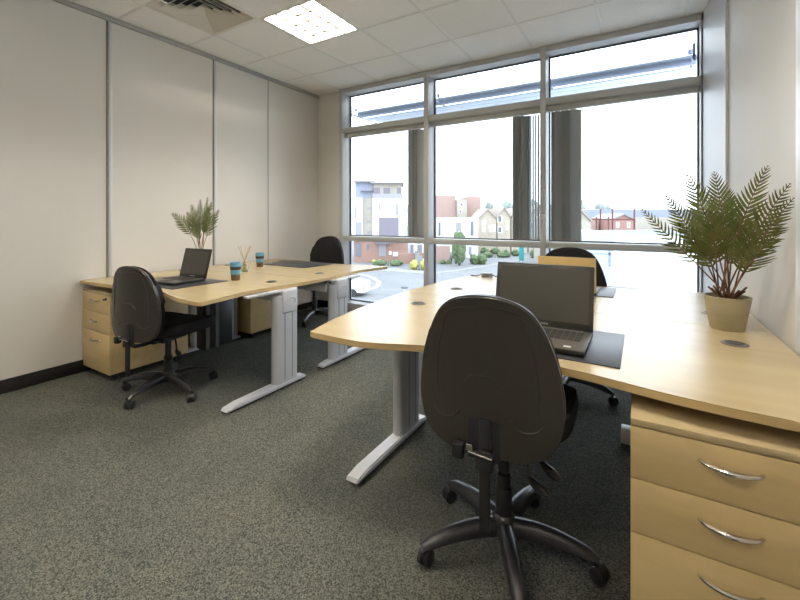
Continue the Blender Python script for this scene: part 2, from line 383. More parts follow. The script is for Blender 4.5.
# ------------------------------------------------------------------ desks
def make_desk(name_label, loc, poly, grommets, legs, beam, mirror):
    """poly etc. in local coordinates, y forward from the joint towards the user is negative; mirror flips y"""
    t = thing('wave_desk', name_label, 'desk', loc, 0, 'beech wave desks')
    f = -1 if mirror else 1
    P = [(x, y*f) for x, y in poly]
    if mirror: P = P[::-1]
    bm = B(); top, bot, sides = add_prism(bm, P, .705, .73)
    for s in sides: s.material_index = 1
    bmesh.ops.bevel(bm, geom=list(set(top.edges) | set(bot.edges)), offset=.002, segments=1, affect='EDGES')
    obj('desktop', bm, [M['beech'], M['beech_edge']], t, smooth=25)
    for gx, gy in grommets:
        g = obj('cable_port', lathe([(.044, 0), (.044, .0025), (.040, .004), (.033, .004), (.032, .001)], 28, (gx, gy*f, .7302)), M['port'], t)
        obj('port_cover', box((gx-.026, gy*f-.022, .7312), (gx+.026, gy*f+.022, .7338), .001), M['port2'], g)
    for lx, y0, y1, c0, c1 in legs:
        y0, y1, c0, c1 = [v*f for v in (y0, y1, c0, c1)]
        if y0 > y1: y0, y1, c0, c1 = y1, y0, c1, c0
        # column with half-round edges
        hw = .032; cy = (c0+c1)/2; hl = (c1-c0)/2
        pl = []
        for kx in range(9):
            a = -PI/2 + PI*kx/8; pl.append((hw*math.sin(a)*1.0, cy+hl-.028+.028*math.cos(a)))
        for kx in range(9):
            a = PI/2 + PI*kx/8; pl.append((hw*math.sin(a), cy-hl+.028+.028*math.cos(a)))
        bm = B(); add_prism(bm, pl[::-1], .045, .665)
        lg = obj('leg', bm, M['silver'], t)
        bm = B()
        for sx in (-1, 1):
            for gy in (cy-hl*.22, cy+hl*.42):
                add_box(bm, (lx*0+sx*hw-.0012, gy-.004, .06), (sx*hw+.0012, gy+.004, .60))
        obj('groove', bm, M['groove'], lg)
        # foot: a low tapered bar
        bm = B(); prof = [(y0, .016), (y0+.012, .030), (y0+.09, .042), (y1-.09, .046), (y1-.012, .032), (y1, .016), (y1-.004, .012), (y0+.004, .012)]
        add_prism(bm, prof, -.036, .036, .006, mtx=Matrix(((0,0,1,0),(1,0,0,0),(0,1,0,0),(0,0,0,1))))
        obj('foot', bm, M['silver2'], lg)
        bm = B()
        for yy in (y0+.05, y1-.05): add_lathe(bm, [(.02, 0), (.02, .014)], 12, (0, yy, 0))
        obj('glide', bm, M['plastic'], lg)
        add = B(); add_box(add, (-.024, min(y0+.16, c0), .688), (.024, max(y1-.16, c1), .7045), .004); obj('top_arm', add, M['silver'], lg)
        br = B(); add_box(br, (-hw-.008, cy-hl*.45, .535), (hw+.008, cy+hl*.85, .70), .012, seg=3); obj('bracket', br, M['silver2'], lg)
        bm = B()
        for sx in (-1, 1):
            ring = [(sx*(hw+.009), cy+hl*.2+.046*math.cos(a), .618+.028*math.sin(a)) for a in [2*PI*q/20 for q in range(21)]]
            add_tube(bm, ring, .004, 6)
        obj('emblem_ring', bm, M['silver2'], lg)
        for o in (lg,): o.location = (lx, 0, 0)
    a, b, by = beam
    obj('crossbeam', box((a, by*f-.02, .60), (b, by*f+.02, .67), .003), M['silver'], t)
    return t

JR = 2.295
rp = [(-1.225,1.285),(-1.20,1.277),(-1.05,1.273),(-.95,1.278),(-.87,1.303),(-.80,1.332),(-.725,1.362),(-.62,1.388),(-.48,1.402),(-.34,1.404),(-.24,1.400),(-.14,1.388),(-.05,1.368),(.03,1.348),(.10,1.335),(.20,1.324),(.32,1.318),(.484,1.316),(.484,2.2935),(-1.345,2.2935),(-1.338,2.1),(-1.322,1.88),(-1.303,1.66),(-1.265,1.45)]
rp = [(x, y-JR) for x, y in rp]
gr = [(-1.09, 2.02-JR), (.315, 2.005-JR)]
legsR = [(-1.13, 1.45-JR, 2.15-JR, 1.84-JR, 2.06-JR), (.43, 1.93-JR, 2.26-JR, 1.99-JR, 2.19-JR)]
make_desk('beech wave desk in the right foreground carrying the large open black laptop', (0, JR, 0), rp, gr, legsR, (-1.1, .40, 2.02-JR), False)
make_desk('beech wave desk by the window on the right, joined behind the foreground desk', (0, JR, 0), rp, gr, legsR, (-1.1, .40, 2.02-JR), True)
JL = 2.40
lp = [(-3.782,1.40),(-3.5,1.412),(-3.3,1.424),(-3.15,1.45),(-3.0,1.478),(-2.88,1.485),(-2.76,1.475),(-2.64,1.448),(-2.53,1.418),(-2.42,1.398),(-2.33,1.39),(-2.215,1.388),(-2.19,1.40),(-2.215,1.55),(-2.262,1.75),(-2.255,1.9),(-2.225,2.06),(-2.21,2.2),(-2.205,2.3),(-2.205,2.3985),(-3.782,2.3985)]
lp = [(x, y-JL) for x, y in lp]
gl = [(-2.435, 2.13-JL), (-3.66, 2.16-JL)]
legsL = [(-2.245, 1.565-JL, 2.25-JL, 1.95-JL, 2.17-JL), (-3.42, 1.565-JL, 2.25-JL, 1.95-JL, 2.17-JL)]
legsLb = legsL
make_desk('beech wave desk on the left carrying the smaller laptop and the potted palm', (0, JL, 0), lp, gl, [(-2.218, 1.565-JL, 2.25-JL, 1.95-JL, 2.17-JL), (-3.50, 2.075-JL, 2.385-JL, 2.13-JL, 2.33-JL)], (-3.48, -2.25, 2.09-JL), False)
make_desk('beech wave desk on the left nearest the window, joined behind the laptop desk', (0, JL, 0), lp, gl, [(-2.218, 1.69-JL, 2.36-JL, 2.03-JL, 2.25-JL), (-3.50, 2.15-JL, 2.385-JL, 2.18-JL, 2.36-JL)], (-3.48, -2.25, 2.24-JL), True)

# ------------------------------------------------------------------ pedestals
def make_ped(label, loc, rz):
    t = thing('drawer_pedestal', label, 'drawer unit', loc, rz, 'beech drawer pedestals')
    w, d = .435, .60; h = w/2
    obj('body', box((-h, .019, .055), (h, d, .642), .0015), M['beech_front'], t)
    obj('top_panel', box((-h, 0, .6435), (h, d, .662), .002), M['beech'], t)
    for z0, z1, hz in ((.498, .6405, .591), (.348, .495, .437), (.055, .345, .292)):
        dr = obj('drawer', box((-h, 0, z0), (h, .018, z1), .0015), M['beech_front'], t)
        pts = []
        for q in range(13):
            s = -1+2*q/12; pts.append((.064*s, -.030*math.cos(s*PI/2)**.7 if abs(s) < .999 else 0.002, hz-.0*s))
        obj('handle', tube(pts, [.0042+.003*math.cos((-1+2*q/12)*PI/2) for q in range(13)], 10), M['steel'], dr)
    bm = B(); add_lathe(bm, [(.010, 0), (.010, .004), (.007, .006)], 16)
    bmesh.ops.transform(bm, matrix=Matrix.Translation((h-.05, .0, .615)) @ Matrix.Rotation(R(90), 4, 'X'), verts=bm.verts)
    add_box(bm, (h-.053, -.022, .607), (h-.047, -.004, .620), .001)
    obj('lock', bm, M['plastic'], t, label='small black lock with its key')
    for x in (-h+.05, h-.05):
        for y in (.06, d-.06):
            bm = B(); add_lathe(bm, [(.012, .045), (.018, .056)], 12, (x, y, 0))
            add_lathe_y = B(); bm2 = bm
            pts = [(x-.012, y, .0225), (x+.012, y, .0225)]; add_tube(bm, pts, .0223, 14)
            obj('castor', bm, M['plastic'], t)
    return t
ped = make_ped('beech three drawer pedestal with bow handles in the right foreground under the desk', (.194, 1.29, 0), 0)
dup(ped, (-3.575, 1.425, 0), 0, 'beech three drawer pedestal beside the left wall behind the front left chair')
dup(ped, (-3.572, 3.27, 0), PI, 'beech pedestal seen from behind under the left desk nearest the window')

# ------------------------------------------------------------------ chairs
def back_surface(u, v, out):  # helper for curved back
    pass
HALF = [(0,0),(.085,.001),(.148,.010),(.195,.045),(.218,.10),(.225,.16),(.221,.22),(.208,.285),(.190,.345),(.168,.397),(.140,.440),(.10,.470),(.05,.485),(0,.489)]
full = HALF[:-1] + [(-x, z) for x, z in HALF[::-1]][:-1]
OUT = [(p.x, p.y) for p in [Vector((a, b, 0)) for a, b in full]]
OUTC = catmull([(a, b, 0) for a, b in full], 4)
ZCB = .235
def yb(x, z):      # forward bend of the backrest (local +y is the sitter's front)
    return .9*x*x + .16*(z-.20)**2*(-1 if z > .20 else .6) - .02
def back_mesh(off0, off1, scale=1.0, dome=.0, edge=.006):
    """closed pad between a rear and a front surface, offsets along y"""
    bm = B(); n = len(OUTC); rings = 9
    def layer(off, dom, sgn):
        rows = []
        for r in range(rings+1):
            f = r/rings
            row = []
            for p in OUTC:
                x = p.x*scale*f; z = ZCB+(p.y-ZCB)*scale*f
                y = yb(x, z) + off + sgn*dom*(1-f**3)
                row.append((x, y, z))
            rows.append(row)
        return rows
    A = layer(off0, dome*.35, -1); C = layer(off1, dome, 1)
    va = [[bm.verts.new(p) for p in row] for row in A[1:]]; vc = [[bm.verts.new(p) for p in row] for row in C[1:]]
    ca = bm.verts.new(A[0][0]); cc = bm.verts.new(C[0][0])
    for i in range(n):
        j = (i+1) % n
        bm.faces.new((ca, va[0][i], va[0][j])); bm.faces.new((cc, vc[0][j], vc[0][i]))
        for r in range(rings-1):
            bm.faces.new((va[r][i], va[r+1][i], va[r+1][j], va[r][j])); bm.faces.new((vc[r][j], vc[r+1][j], vc[r+1][i], vc[r][i]))
        bm.faces.new((va[-1][i], vc[-1][i], vc[-1][j], va[-1][j]))
    es = [e for e in bm.edges if (e.verts[0] in va[-1] and e.verts[1] in va[-1]) or (e.verts[0] in vc[-1] and e.verts[1] in vc[-1])]
    if edge: bmesh.ops.bevel(bm, geom=es, offset=edge, segments=3, affect='EDGES')
    return bm

def make_chair(label, loc, rz, lift, star, bw=1.0, bz=1.0, group='black office swivel chairs'):
    t = thing('office_chair', label, 'office chair', loc, rz, group)
    # five star base (star angle is in the world's frame)
    for k in range(5):
        a = star - rz + k*2*PI/5; d = Vector((math.cos(a), math.sin(a), 0)); s = Vector((-d.y, d.x, 0))
        bm = B(); rings = []
        for i in range(9):
            f = i/8; r = .03 + f*.285; w = .030 - .009*f; zt = .128 - .040*f**1.8 + .012*math.sin(PI*f); zb = .078 + .0*f - .024*f*f*0 + .012*math.sin(PI*f) - .012*f
            if i == 8: w *= .8; zt -= .008
            sec = [(-w, zb), (-w, zt-.016), (-w*.55, zt-.003), (0, zt), (w*.55, zt-.003), (w, zt-.016), (w, zb)]
            rings.append([bm.verts.new(d*r + s*p + Vector((0,0,q))) for p, q in sec])
        for A_, B_ in zip(rings, rings[1:]):
            for q in range(7): bm.faces.new((A_[q], A_[(q+1) % 7], B_[(q+1) % 7], B_[q]))
        bm.faces.new(rings[0]); bm.faces.new(rings[-1][::-1])
        obj('leg', bm, M['plasticleg'], t, 50)
        c = d*.305; sw = a + (.9 if k % 2 else -.6) + k
        e = Vector((math.cos(sw), math.sin(sw), 0)); n = Vector((-e.y, e.x, 0))
        bm = B(); cc = c + e*.012
        add_tube(bm, [c+Vector((0,0,.048)), c+Vector((0,0,.078))], .009, 10)
        hood = []
        add_tube(bm, [cc-n*.024+Vector((0,0,.034)), cc-n*.020+Vector((0,0,.034)), cc+n*.020+Vector((0,0,.034)), cc+n*.024+Vector((0,0,.034))], [.012, .0215, .0215, .012], 14)
        cs = obj('castor', bm, M['plastic'], t)
        for sg in (-1, 1):
            bm = B(); p = cc + n*(sg*.014) + Vector((0,0,.026))
            add_tube(bm, [p-n*.0095, p-n*.007, p+n*.007, p+n*.0095], [.022, .0258, .0258, .022], 18)
            obj('wheel', bm, M['plastic'], cs)
    obj('hub', lathe([(.034, .070), (.046, .078), (.046, .118), (.036, .134), (.030, .140)], 24), M['plasticleg'], t)
    zs = .40 + lift
    obj('gas_column', lathe([(.029, .14), (.029, .24), (.025, .243), (.025, .25+lift*.5), (.020, .253+lift*.5), (.020, zs-.015)], 24), M['plastic'], t)
    bm = B(); add_box(bm, (-.075, -.11, zs-.035), (.075, .09, zs), .01); add_box(bm, (-.05, -.16, zs-.028), (.05, -.10, zs-.006), .006)
    obj('tilt_mechanism', bm, M['plastic'], t)
    # levers to the sitter's right
    for (x1, y1, z1, x0, y0) in ((.150, -.135, zs-.125, .05, -.05), (.180, -.075, zs-.100, .06, .0)):
        l = obj('lever', tube([(x0, y0, zs-.02), (x1*.6, (y0+y1)/2, zs-.04), (x1-.035, y1+.012, z1+.012)], .006, 8), M['plastic'], t)
        p0 = Vector((x1-.05, y1+.018, z1+.016)); p1 = Vector((x1+.02, y1-.012, z1-.012)); ax = (p1-p0).normalized()
        obj('paddle', tube([p0, p0+ax*.012, p0+ax*.045, p0+ax*.066, p1], [.005, .012, .0165, .014, .005], 10), M['plastic'], l)
    # seat: rounded pad, falling at the front
    bm = B(); n = 40; rows = []
    prof = [(0.0, -.012), (.55, -.010), (.86, -.012), (.97, -.022), (1.0, -.045), (.985, -.070), (.93, -.085), (.6, -.092), (0, -.093)]
    zt = .512 + lift
    for f, dz in prof[1:-1]:
        row = []
        for q in range(n):
            a = 2*PI*q/n; ca, sa = math.cos(a), math.sin(a); pw = 2/3.6
            x = .245*math.copysign(abs(ca)**pw, ca)*f; y = .235*math.copysign(abs(sa)**pw, sa)*f
            x *= 1.0 + .06*(y/.235)
            z = zt+dz + (.012*(abs(x)/.24)**2 if dz > -.03 else 0) - (.03*max(0, (y-.1)/.13)**2)
            row.append(bm.verts.new((x, y+.03, z)))
        rows.append(row)
    ct = bm.verts.new((0, .03, zt-.012)); cb = bm.verts.new((0, .03, zt-.093))
    for A_, B_ in zip(rows, rows[1:]):
        for q in range(n): bm.faces.new((A_[q], A_[(q+1) % n], B_[(q+1) % n], B_[q]))
    for q in range(n):
        bm.faces.new((ct, rows[0][q], rows[0][(q+1) % n])); bm.faces.new((cb, rows[-1][(q+1) % n], rows[-1][q]))
    obj('seat', bm, M['fabric'], t, 60)
    # backrest: rear shell, front cushion
    bo = Vector((0, -.262, .425+lift))
    sh = obj('back_shell', back_mesh(-.018, .004, 1.0, .006, .006), M['shell'], t, 60, loc=bo)
    obj('backrest', back_mesh(.005, .040, .985, .020, .014), M['fabric'], t, 60, loc=bo)
    for o_ in t.children:
        if o_.name.split('.')[0] in ('back_shell', 'backrest'): o_.scale = (bw, 1, bz)
    def on(x, z, e=.0005): return (x, yb(x, z)-.018-.0021*(1-(((x/.2)**2+((z-ZCB)/.26)**2)**.5)**3)-e, z)
    bm = B()
    arch = [(-.150,.14),(-.156,.22),(-.150,.30),(-.136,.37),(-.115,.425),(-.08,.445),(0,.452),(.08,.445),(.115,.425),(.136,.37),(.150,.30),(.156,.22),(.150,.14)]
    add_tube(bm, [on(p.x, p.y) for p in catmull([(a, b, 0) for a, b in arch], 4, False)], .0022, 6)
    add_tube(bm, [on(.062*math.cos(a), .205+.045*math.sin(a)) for a in [PI*.08+PI*.84*q/14 for q in range(15)]], .0025, 6)
    for sx in (-1, 1):
        add_tube(bm, [on(sx*(.125+.05*math.cos(a)), .145+.05*math.sin(a)) for a in [PI*1.1+PI*.72*q/12 for q in range(13)]], .0026, 6)
    obj('moulded_line', bm, M['shell'], sh)
    obj('stem_socket', box((-.047, yb(0, .08)-.0245, -.004), (.047, yb(0, .08)-.012, .115), .002), M['plastic'], sh)
    # stem behind the shell, hanging below the bracket
    bx = .006
    bm = B(); y_ = -.262 + yb(0, .05) - .03
    add_box(bm, (bx-.016, y_-.007, zs-.185), (bx+.016, y_+.007, .55+lift), .003)
    add_tube(bm, [(0, -.13, zs-.02), (0, -.20, zs-.02), (bx*.7, -.26, zs-.01), (bx, y_, zs+.03)], .013, 10)
    obj('back_stem', bm, M['plastic'], t)
    obj('stem_bracket', box((bx-.026, y_-.016, zs+.0), (bx+.026, y_+.016, zs+.058), .004), M['plastic'], t)
    bm = B(); add_tube(bm, [(bx-.03, y_-.004, zs+.044), (bx-.06, y_-.004, zs+.044)], .006, 8); add_box(bm, (bx-.098, y_-.018, zs+.018), (bx-.062, y_+.012, zs+.062), .006)
    obj('adjuster_knob', bm, M['plastic'], t)
    bm = B(); add_tube(bm, [(bx-.045, y_-.020, zs+.052), (bx+.026, y_-.020, zs+.044)], .0035, 8); add_box(bm, (bx-.052, y_-.022, zs+.055), (bx-.032, y_-.014, zs+.075), .003)
    obj('bracket_pin', bm, M['steel'], t)
    return t
def yaw(dx, dy): return math.atan2(-dx, dy)
make_chair('black office chair in the right foreground with its back to the camera, facing the laptop', (-.43, 1.455, 0), yaw(-.09, .99), .075, R(8))
make_chair('black office chair on the left, seen from behind, beside the wall pedestal', (-2.87, 1.585, 0), yaw(-.24, .97), .0, R(-3), .92)
make_chair('black office chair behind the left desks in the corner by the window', (-3.33, 3.56, 0), yaw(.05, -1), .05, R(3), 1.15, 1.06)
make_chair('black office chair behind the right desks, back rounded against the window', (-.445, 3.06, 0), yaw(.08, -1), .055, R(-20), 1.16, 1.05)

# ------------------------------------------------------------------ desk mats
def desk_mat(x0, x1, y0, y1, label):
    o = obj('desk_mat', box((x0, y0, .7304), (x1, y1, .734), .0012), M['matblk']); tag(o, label, 'desk mat', 'dark desk mats')
desk_mat(-.66, -.056, 1.478, 1.915, 'dark desk mat under the open black laptop on the right foreground desk')
desk_mat(-.72, -.142, 2.775, 3.135, 'dark desk mat on the right hand window desk in front of the far chair')
desk_mat(-3.36, -2.74, 1.54, 1.97, 'dark desk mat under the small open laptop on the left desk')
desk_mat(-3.50, -2.80, 2.86, 3.30, 'bare dark desk mat on the left window desk before the corner chair')

# ------------------------------------------------------------------ laptops
def laptop(label, loc, rz, w, d, lid_h, tilt, back_mat, white_tag=True):
    t = thing('laptop', label, 'laptop', loc, rz)
    h = w/2   # local: hinge at y=0, front at y=-d
    obj('base', box((-h, -d, .003), (h, .0, .020), .004), M['laptop'], t)
    kb = obj('keyboard_deck', box((-h+.006, -d+.006, .0195), (h-.006, -.012, .0212), .0008), M['keybed'], t)
    bm = B(); rows = 5; cols = 15; kw = (w*.86)/cols; kh = (d*.46)/rows
    for r in range(rows):
        for c in range(cols):
            x0 = -w*.43 + c*kw; y0 = -.035 - (r+1)*kh
            if r == rows-1 and 3 < c < 9:
                if c == 4: add_box(bm, (x0+.0015, y0+.0015, .0211), (x0+kw*5-.0015, y0+kh-.0015, .0232))
                continue
            add_box(bm, (x0+.0015, y0+.0015, .0211), (x0+kw-.0015, y0+kh-.0015, .0232))
    obj('keys', bm, M['keys'], kb)
    obj('touchpad', box((-.06, -d+.02, .021), (.045, -d+.09, .0218), .0004), M['keys'], kb)
    if white_tag: obj('sticker', box((h-.075, -d+.028, .0211), (h-.050, -d+.046, .0217)), M['paper'], kb, label='small white sticker')
    mx = Matrix.Translation((0, .0, .016)) @ Matrix.Rotation(-tilt, 4, 'X')
    lid = obj('lid', box((-h, -.001, .002), (h, .009, lid_h), .003, mx), [M['lid'] if back_mat is None else back_mat], t)
    bm = box((-h+.004, -.0022, .006), (h-.004, -.0008, lid_h-.004), .0006, mx); bz = obj('bezel', bm, M['lid'], lid)
    obj('screen', box((-h+.018, -.003, .030), (h-.018, -.0018, lid_h-.018), 0, mx), M['screen'], lid)
    bm = B()
    for q in range(6): add_box(bm, (-.03+q*.0105, -.0032, .012), (-.022+q*.0105, -.0021, .0185), 0, mx)
    obj('maker_mark', bm, M['trimgrey'], lid, label='small pale maker mark under the screen')
    bm = B()
    for x in (-h*.7, h*.7): add_tube(bm, [(x-.025, .002, .016), (x+.025, .002, .016)], .007, 10)
    obj('hinge', bm, M['laptop'], t)
    return t
laptop('large open black laptop on the right foreground desk, screen dark', (-.372, 1.80, .734), 0, .414, .285, .272, R(14), None)
laptop('smaller open dark laptop on the left desk with the palm behind it', (-3.025, 1.855, .734), R(4), .315, .255, .232, R(14), None, False)
laptop('laptop with a tan lid seen from behind on the right window desk', (-.407, 2.755, .734), PI, .345, .245, .222, R(5), M['tan'], False)

# ------------------------------------------------------------------ cups, reeds
def cup(label, x, y):
    t = thing('travel_cup', label, 'cup', (x, y, .7302), 0, 'blue and brown travel cups')
    obj('body', lathe([(.030, 0), (.032, .002), (.0355, .045), (.0352, .046)], 32), M['cupbrown'], t)
    obj('sleeve', lathe([(.0362, .0445), (.0372, .046), (.0392, .080), (.0382, .082)], 32), M['cupblue'], t)
    obj('band', lathe([(.0388, .082), (.0400, .083), (.0412, .106), (.0405, .107)], 32), M['cupdark'], t)
    obj('lid', lathe([(.0425, .1072), (.0445, .109), (.0445, .120), (.042, .123), (.042, .137), (.039, .140), (.034, .1385), (.033, .134)], 32), M['cupblue'], t)
cup('blue and brown travel cup nearer the laptop on the left desk', -2.74, 2.04)
cup('blue and brown travel cup beyond the reed diffuser, close to the far desk mat', -3.29, 2.73)
t = thing('reed_diffuser', 'small glass reed diffuser with wooden sticks between the two blue cups', 'reed diffuser', (-3.10, 2.40, .7302))
obj('bottle', lathe([(.030, 0), (.034, .003), (.034, .045), (.028, .058), (.013, .066), (.012, .082), (.014, .084), (.014, .088), (.009, .088)], 24), M['bottle'], t)
for k, (dx, dy) in enumerate(((-.075, .01), (-.05, -.03), (.06, .02), (.075, -.01), (.045, .04), (-.02, .03))):
    obj('reed', tube([(-dx*.2, -dy*.2, .006), (0, 0, .09), (dx*.95, dy, .235)], .0022, 6), M['reed'], t)

# ------------------------------------------------------------------ plants
def frond(parent, tip, lmax, npin, mleaf, base=(0,0,0), bow=.12, bare=.4, nrm=(0,-1,.25), rr=.0028, name='frond', seed=0):
    rnd = random.Random(seed)
    b = Vector(base); tp = Vector(tip); v = tp-b; L = v.length
    out = Vector((v.x, v.y, 0)); out = out.normalized() if out.length > .01 else Vector((1,0,0))
    ctrl = b + v*.55 + Vector((0,0,1))*bow*L - out*bow*L*.6
    P = lambda s: b*(1-s)**2 + ctrl*2*s*(1-s) + tp*s*s
    pts = [P(i/14) for i in range(15)]
    st = obj('stem', tube(pts, [rr*(1-.72*i/14) for i in range(15)], 6), M['stem'], parent)
    bm = B(); n0 = Vector(nrm).normalized()
    for k in range(npin):
        f = k/(npin-1); s = bare + (1-bare)*f*.985
        p = P(s); tg = (P(min(1, s+.01))-P(s-.01)).normalized()
        nn = (n0 - tg*n0.dot(tg)).normalized(); sd = tg.cross(nn)
        prof = (min(1, .62+f*2.0))*(1-f)**.72*1.12 + .07
        l = lmax*prof*(1+rnd.uniform(-.1, .1)); w = l*.066+.0012
        for sg in (-1, 1):
            ang = .62 + .40*f + rnd.uniform(-.06, .06)
            d = (sd*sg*math.cos(ang) + tg*math.sin(ang) + nn*rnd.uniform(-.05, .22)).normalized()
            cw = (tg*math.cos(ang) - sd*sg*math.sin(ang)).normalized()
            q = []
            for j, (fl, fw) in enumerate(((0, .45), (.22, 1), (.6, .8), (.86, .38), (1, .03))):
                c = p + d*l*fl + tg*(.12*l*fl*fl) - nn*(.10*l*fl*fl)*rnd.uniform(.6, 1.2)
                q.append((bm.verts.new(c - cw*w*fw), bm.verts.new(c + nn*w*.25*fw), bm.verts.new(c + cw*w*fw)))
            for a, c in zip(q, q[1:]):
                bm.faces.new((a[0], a[1], c[1], c[0])); bm.faces.new((a[1], a[2], c[2], c[1]))
    obj(name, bm, mleaf, st, 60, fixn=False)
def pot(t, r0, r1, h, m):
    obj('pot', lathe([(r0*.96, 0), (r0, .004), (r1, h-.004), (r1*.995, h), (r1*.93, h), (r1*.92, h-.02), (r1*.1, h-.021)], 40), m, t)
    obj('soil', lathe([(r1*.915, h-.024), (r1*.9, h-.016), (r1*.4, h-.008), (.002, h-.006)], 24), M['soil'], t)
fx, fy = .330, 2.268
t = thing('potted_fern', 'large potted fern in a beige pot on the right desks beside the wall', 'potted plant', (fx, fy, .7302))
pot(t, .062, .085, .145, M['pot'])
tips = [(-.335,-.02,.545,.065),(-.235,-.05,.60,.080),(-.15,.0,.70,.090),(-.05,-.03,.695,.090),(.120,-.08,.705,.088),(.130,-.36,.56,.075),(.135,-.30,.615,.080),(.02,.08,.62,.085),
        (-.19,-.14,.47,.085),(-.08,-.18,.52,.090),(.10,-.32,.44,.075),(.05,.02,.50,.085),(-.12,.06,.53,.085),(.07,-.15,.47,.080)]
for i, (x, y, z, l) in enumerate(tips):
    a = i*2.4; r = .012+.028*((i*7) % 5)/5
    frond(t, (x, y, z), l, 17, M['leaf'], (r*math.cos(a), r*math.sin(a), .135), .07 if i else .0, .42 if z > .55 else .36, (random.uniform(-.35, .25), -1, random.uniform(.1, .5)), .0036, 'frond', i)
for i in range(9):   # cut stubs at the base
    a = i*.7+.3; r = .05
    obj('stub', tube([(r*.4*math.cos(a), r*.4*math.sin(a), .132), (1.35*r*math.cos(a), 1.35*r*math.sin(a), .168+.012*(i % 3))], [.006, .004], 7), M['stem'], t)
t = thing('potted_palm', 'small potted palm standing behind the laptop on the left desk', 'potted plant', (-3.185, 2.03, .7302))
pot(t, .040, .058, .10, M['pot'])
tipl = [(-.30,-.08,.53,.085),(-.17,.02,.61,.08),(-.05,.03,.65,.07),(.10,.0,.665,.085),(.22,-.04,.62,.085),(.05,.06,.61,.08),(-.10,-.06,.54,.08),(.15,.07,.56,.08),(.03,-.08,.50,.08)]
for i, (x, y, z, l) in enumerate(tipl):
    a = i*2.4; r = .015
    frond(t, (x, y, z), l, 15, M['leaf2'], (r*math.cos(a), r*math.sin(a), .095), .20 if i == 0 else .10, .45, (random.uniform(-.1, .5), -1, random.uniform(.1, .5)), .0030, 'frond', 50+i)

t = thing('power_adapter', 'small dark power adapter with its lead on the far edge of the right window desk', 'adapter', (-1.10, 3.24, .7302), R(8))
obj('brick', box((-.045, -.025, 0), (.045, .025, .030), .006), M['groove'], t)
obj('lead', tube([(-.044, 0, .014), (-.075, .0, .006), (-.10, -.01, .004), (-.135, .0, .004)], .004, 8), M['port'], t)
obj('lead', tube([(.044, 0, .014), (.075, .0, .006), (.11, .01, .004), (.15, -.01, .004)], .004, 8), M['port'], t)
t = thing('computer_holder', 'black holder with a slim computer hung under the left laptop desk', 'computer holder', (-3.02, 2.02, 0))
obj('computer', box((-.05, -.10, .17), (.05, .16, .56), .006), M['plastic'], t)
bm = B()
for y in (-.07, .015): add_box(bm, (-.056, y-.015, .16), (-.050, y+.015, .704)); add_box(bm, (.050, y-.015, .16), (.056, y+.015, .704)); add_box(bm, (-.056, y-.015, .160), (.056, y+.015, .168)); add_box(bm, (-.056, y-.015, .70), (.056, y+.015, .7045))
obj('strap', bm, M['port'], t)
# small white box on the carpet
t = thing('socket_box', 'small white box on the carpet beyond the foreground pedestal', 'socket box', (-.066, 2.50, 0))
obj('housing', box((-.024, -.03, 0), (.024, .03, .085), .006), M['white'], t)
obj('faceplate', box((-.018, -.0335, .02), (.018, -.030, .07), .002), M['paper'], t)

# ------------------------------------------------------------------ sun shade outside the top lights
t = thing('sun_shade', 'blue grey tube and blade sun shade fixed outside the top window lights', 'sun shade', (-1.4, 4.45, 2.645))
obj('tube', tube([(-1.93, 0, 0), (1.83, 0, 0)], .046, 16), M['bluesteel'], t)
for q in range(3):
    obj('blade', box((-1.88+.05*q, .07+.14*q, -.050), (1.83, .195+.14*q, -.036), .003), M['blade'], t)
for x in (-1.955, -.70, .5825, 1.8):
    bm = B(); add_box(bm, (x-.010, -.1705, -.03), (x+.010, .46, -.012)); add_box(bm, (x-.010, -.1705, -.06), (x+.010, -.14, .09)); add_tube(bm, [(x-.014, -.02, .05), (x-.014, -.02, .09)], .02, 8)
    obj('bracket', bm, M['bluesteel'], t)

# ------------------------------------------------------------------ the street
TH = R(31); CT, ST = math.cos(TH), math.sin(TH); ZG = -5.3
def E(r, d, z=ZG): return (CT*r - ST*d, ST*r + CT*d, z)
def pu(u, d): return (u-400)/400*d
def pv(v, d): return 1.22-(v-218)*d/400
bm = box((-150, 4.9, ZG-.3), (150, 260, ZG)); struct('ground', bm, M['tarmac'])
def slab(name, pts, z0, z1, m, label, cat):
    bm = B(); add_prism(bm, [E(r, d)[:2] for r, d in pts], z0, z1); o = obj(name, bm, m); tag(o, label, cat); return o
def gd(v): return 400*6.52/(v-218)
def gp(u, v): d = gd(v); return (pu(u, d), d)
def pd(l): return [(pu(u, d), d) for u, d in l]
slab('pavement', pd([(330, 52), (395, 48.5), (424, 46.5), (424, 49), (395, 52), (330, 54)]), ZG, ZG+.03, M['paving'], 'pale pavement in front of the brick apartment block', 'pavement')
slab('pavement', pd([(426, 45.8), (458, 49), (492, 55), (520, 61), (520, 62), (492, 56.5), (458, 50.5), (426, 47.5)]), ZG, ZG+.03, M['paving'], 'pale pavement along the terrace beyond the middle window', 'pavement')
slab('pavement', pd([(474, 40), (500, 44), (530, 47), (540, 40)]), ZG, ZG+.03, M['paving'], 'pale paved forecourt below the middle window', 'pavement')
bm = B()
arc = [gp(u, v) for u, v in ((356,274),(366,275.5),(374,278),(379,282),(378,286),(372,289),(364,290))]
for (a, b), (c, d) in zip(arc, arc[1:]):
    p, q = Vector(E(a, b)), Vector(E(c, d)); dd = (q-p).normalized(); n = Vector((-dd.y, dd.x, 0))*.22
    vs = [bm.verts.new(x + Vector((0,0,.012))) for x in (p-n, q-n, q+n, p+n)]; bm.faces.new(vs)
o = obj('road_marking', bm, M['linewhite']); tag(o, 'curved white road marking beside the white van', 'road marking')

